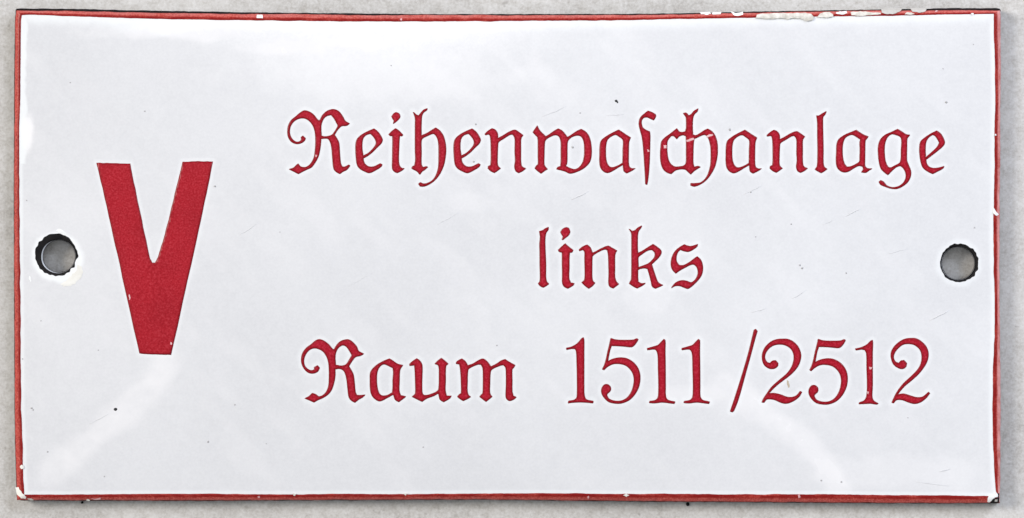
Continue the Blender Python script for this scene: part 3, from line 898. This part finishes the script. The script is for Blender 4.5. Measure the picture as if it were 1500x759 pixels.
chip([(1461.6, 723.4), (1463.8, 722.4), (1463.6, 729), (1462, 728.6)], M_STEEL, 0.00017, amp=0.2)
chip([(1455, 304.6), (1457.4, 306), (1459, 310), (1463.2, 313.8), (1461, 316.4), (1458, 315), (1455.4, 312.4)], M_CHIPWHITE, label='white nick in the right rim')
chip([(1457.4, 196.6), (1459.4, 196), (1459.4, 198.6), (1457.4, 198.6)], M_CHIPWHITE, amp=0.2)
chip([(29, 684), (31, 681.4), (34, 682.6), (34.4, 686), (31.6, 687.4)], M_CHIPCREAM)
# scuffs across the lettering
SC = 0.00005
chip([(972, 212.6), (976.4, 213), (976.2, 217), (972.4, 217.4)], M_CHIPPINK, SC)
chip([(1005.6, 205), (1010, 203.6), (1016.6, 202), (1017, 204.4), (1011, 206.6), (1006, 208)], M_CHIPPINK, SC)
chip([(1034.6, 199.4), (1039, 197), (1044, 196.2), (1044.6, 198.6), (1040, 200), (1036, 201.2)], M_CHIPPINK, SC)
chip([(947.6, 218.6), (951, 219.8), (951.4, 222.6), (948.6, 222.4)], M_CHIPPINK, SC)
chip([(461.6, 227), (464.4, 227), (463.6, 230), (461.8, 230.4)], M_CHIPPINK, SC)
chip([(1273.4, 537.6), (1277.4, 538.4), (1277, 540.6), (1273.6, 541)], M_CHIPPINK, SC)
chip([(1270.4, 573.6), (1273, 573.8), (1272, 577.6), (1270.2, 576.6)], M_CHIPPINK, SC)
chip([(188.6, 432), (190.4, 431.8), (191.2, 438), (189.4, 440)], M_CHIPPINK, SC)
chip([(249.4, 501.4), (252, 501.8), (251.6, 505), (249.8, 505)], M_CHIPPINK, SC)
# filler smeared beside the left hole
chip([(96, 412), (104, 404), (112, 396), (113, 388), (119, 390), (121.6, 397), (120, 405), (113, 413), (104, 419), (93, 420), (89, 416)], M_CHIPCREAM, 0.00003, 'cream filler smeared beside the left hole', amp=0.8)
chip([(42, 404), (44, 404.6), (46, 411), (44.6, 413.6), (42.6, 409)], M_CHIPWHITE, 0.00002)
chip([(82, 337), (87, 334.6), (94, 339), (99, 344), (94, 345), (87, 341.4)], M_CHIPWHITE, 0.00003)
# stain between strokes of the 2
chip([(1152.4, 557), (1155, 558), (1157, 567), (1154.4, 568.4), (1152.6, 562)], M_RUST, 0.00002, 'small brown stain in the digit 2')


def speck(x, y, r, mat):
    n = 9
    a = np.linspace(0, 2 * math.pi, n, endpoint=False)
    rr = r * rng.uniform(0.75, 1.15, n)
    patch('speck', [np.stack([x + rr * np.cos(a), y + rr * np.sin(a) * rng.uniform(0.8, 1.1)], 1)], mat, sign, 0.000012, step=max(r, 1.0), skirt=0.00003)


speck(169, 599.6, 2.9, M_SPECK)
speck(902.8, 148.2, 2.4, M_SPECK)
speck(904.6, 150, 1.3, M_SPECK)
for x, y, r in ((315, 273, 1.7), (103, 121, 1.2), (212, 163, 1.4), (344, 593, 1.4), (305, 647.4, 1.5), (153, 698, 1.2), (70, 662, 1.3), (46.6, 598, 1.8), (48.6, 600.4, 1.3), (697, 182, 1.5), (694, 237, 1.8), (839, 215.6, 1.8), (1171.6, 388.6, 1.6), (1175, 393, 1.8), (1386, 149.6, 2.0), (1159, 328.4, 1.2), (1426, 65, 1.0), (1381.4, 100.6, 1.0), (39, 293.6, 1.2), (1069, 190, 1.9), (1100, 281.6, 1.4), (1239.6, 400, 1.3), (1427.4, 333.6, 1.3), (144, 513, 1.1), (60, 470, 1.0), (33, 525.8, 1.4), (1203, 704, 1.6), (1232.6, 706, 1.4), (850, 165.6, 1.1), (573, 96, 1.0), (1107, 347, 1.1), (1330, 612, 1.0), (728, 506, 1.3), (390, 650, 1.0), (620, 655, 1.1), (410, 340, 0.9)):
    speck(x, y, r, M_GREYSPECK)


def scratch(pts, wd):
    p = smooth_loop([*pts], 1) if False else np.array(pts, float)
    t = np.linspace(0, 1, len(p))
    d = np.gradient(p, axis=0)
    nrm = np.stack([-d[:, 1], d[:, 0]], 1)
    nrm /= np.linalg.norm(nrm, axis=1)[:, None]
    wv = wd * (0.25 + np.sin(t * math.pi))[:, None] * 0.5
    loop = np.vstack([p + nrm * wv, (p - nrm * wv)[::-1]])
    patch('scratch', [loop], M_SCRATCH, sign, 0.000008, step=3.0, skirt=0.00002)


for (x0, y0, x1, y1, wd) in ((836, 293, 862, 281, 1.6), (1238, 317, 1261, 306, 1.5), (1361, 470, 1391, 455, 1.7), (1160, 438, 1182, 425, 1.3), (1090, 285, 1116, 272, 1.2), (793, 172, 830, 156, 1.2), (888, 169, 914, 168, 1.1), (1100, 458, 1124, 452, 1.0), (1376, 691, 1392, 687, 1.8), (1302, 372, 1330, 364, 1.0), (130, 622, 160, 606, 1.0), (640, 330, 672, 312, 0.9), (1340, 706, 1390, 712, 1.0), (510, 420, 545, 400, 0.8), (1205, 330, 1221, 322, 0.9), (350, 345, 380, 326, 1.0)):
    t = np.linspace(0, 1, 8)
    ln = np.stack([x0 + (x1 - x0) * t, y0 + (y1 - y0) * t], 1) + rng.uniform(-0.5, 0.5, (8, 2))
    scratch(ln, wd)


# ---------------------------------------------------------------- grit on the slab
def grit(px, py, r, label):
    import bmesh
    bm = bmesh.new()
    bmesh.ops.create_icosphere(bm, subdivisions=2, radius=r * S)
    for v in bm.verts:
        v.co *= 1 + random.uniform(-0.22, 0.22)
        v.co.z *= 0.8
    me = bpy.data.meshes.new('grit')
    bm.to_mesh(me)
    bm.free()
    me.materials.append(M_GRIT)
    o = bpy.data.objects.new('grit', me)
    q = P(np.array([px]), np.array([py]), z=r * S * 0.6)[0]
    o.location = q
    scene.collection.objects.link(o)
    o['label'] = label
    o['category'] = 'grit'
    o['group'] = 'grains of grit on the stone'


grit(120.4, 736.2, 1.9, 'tiny black grain of grit below the sign, near its lower left corner')
grit(1007.4, 738.6, 2.6, 'larger black grain of grit below the sign, under the slash')
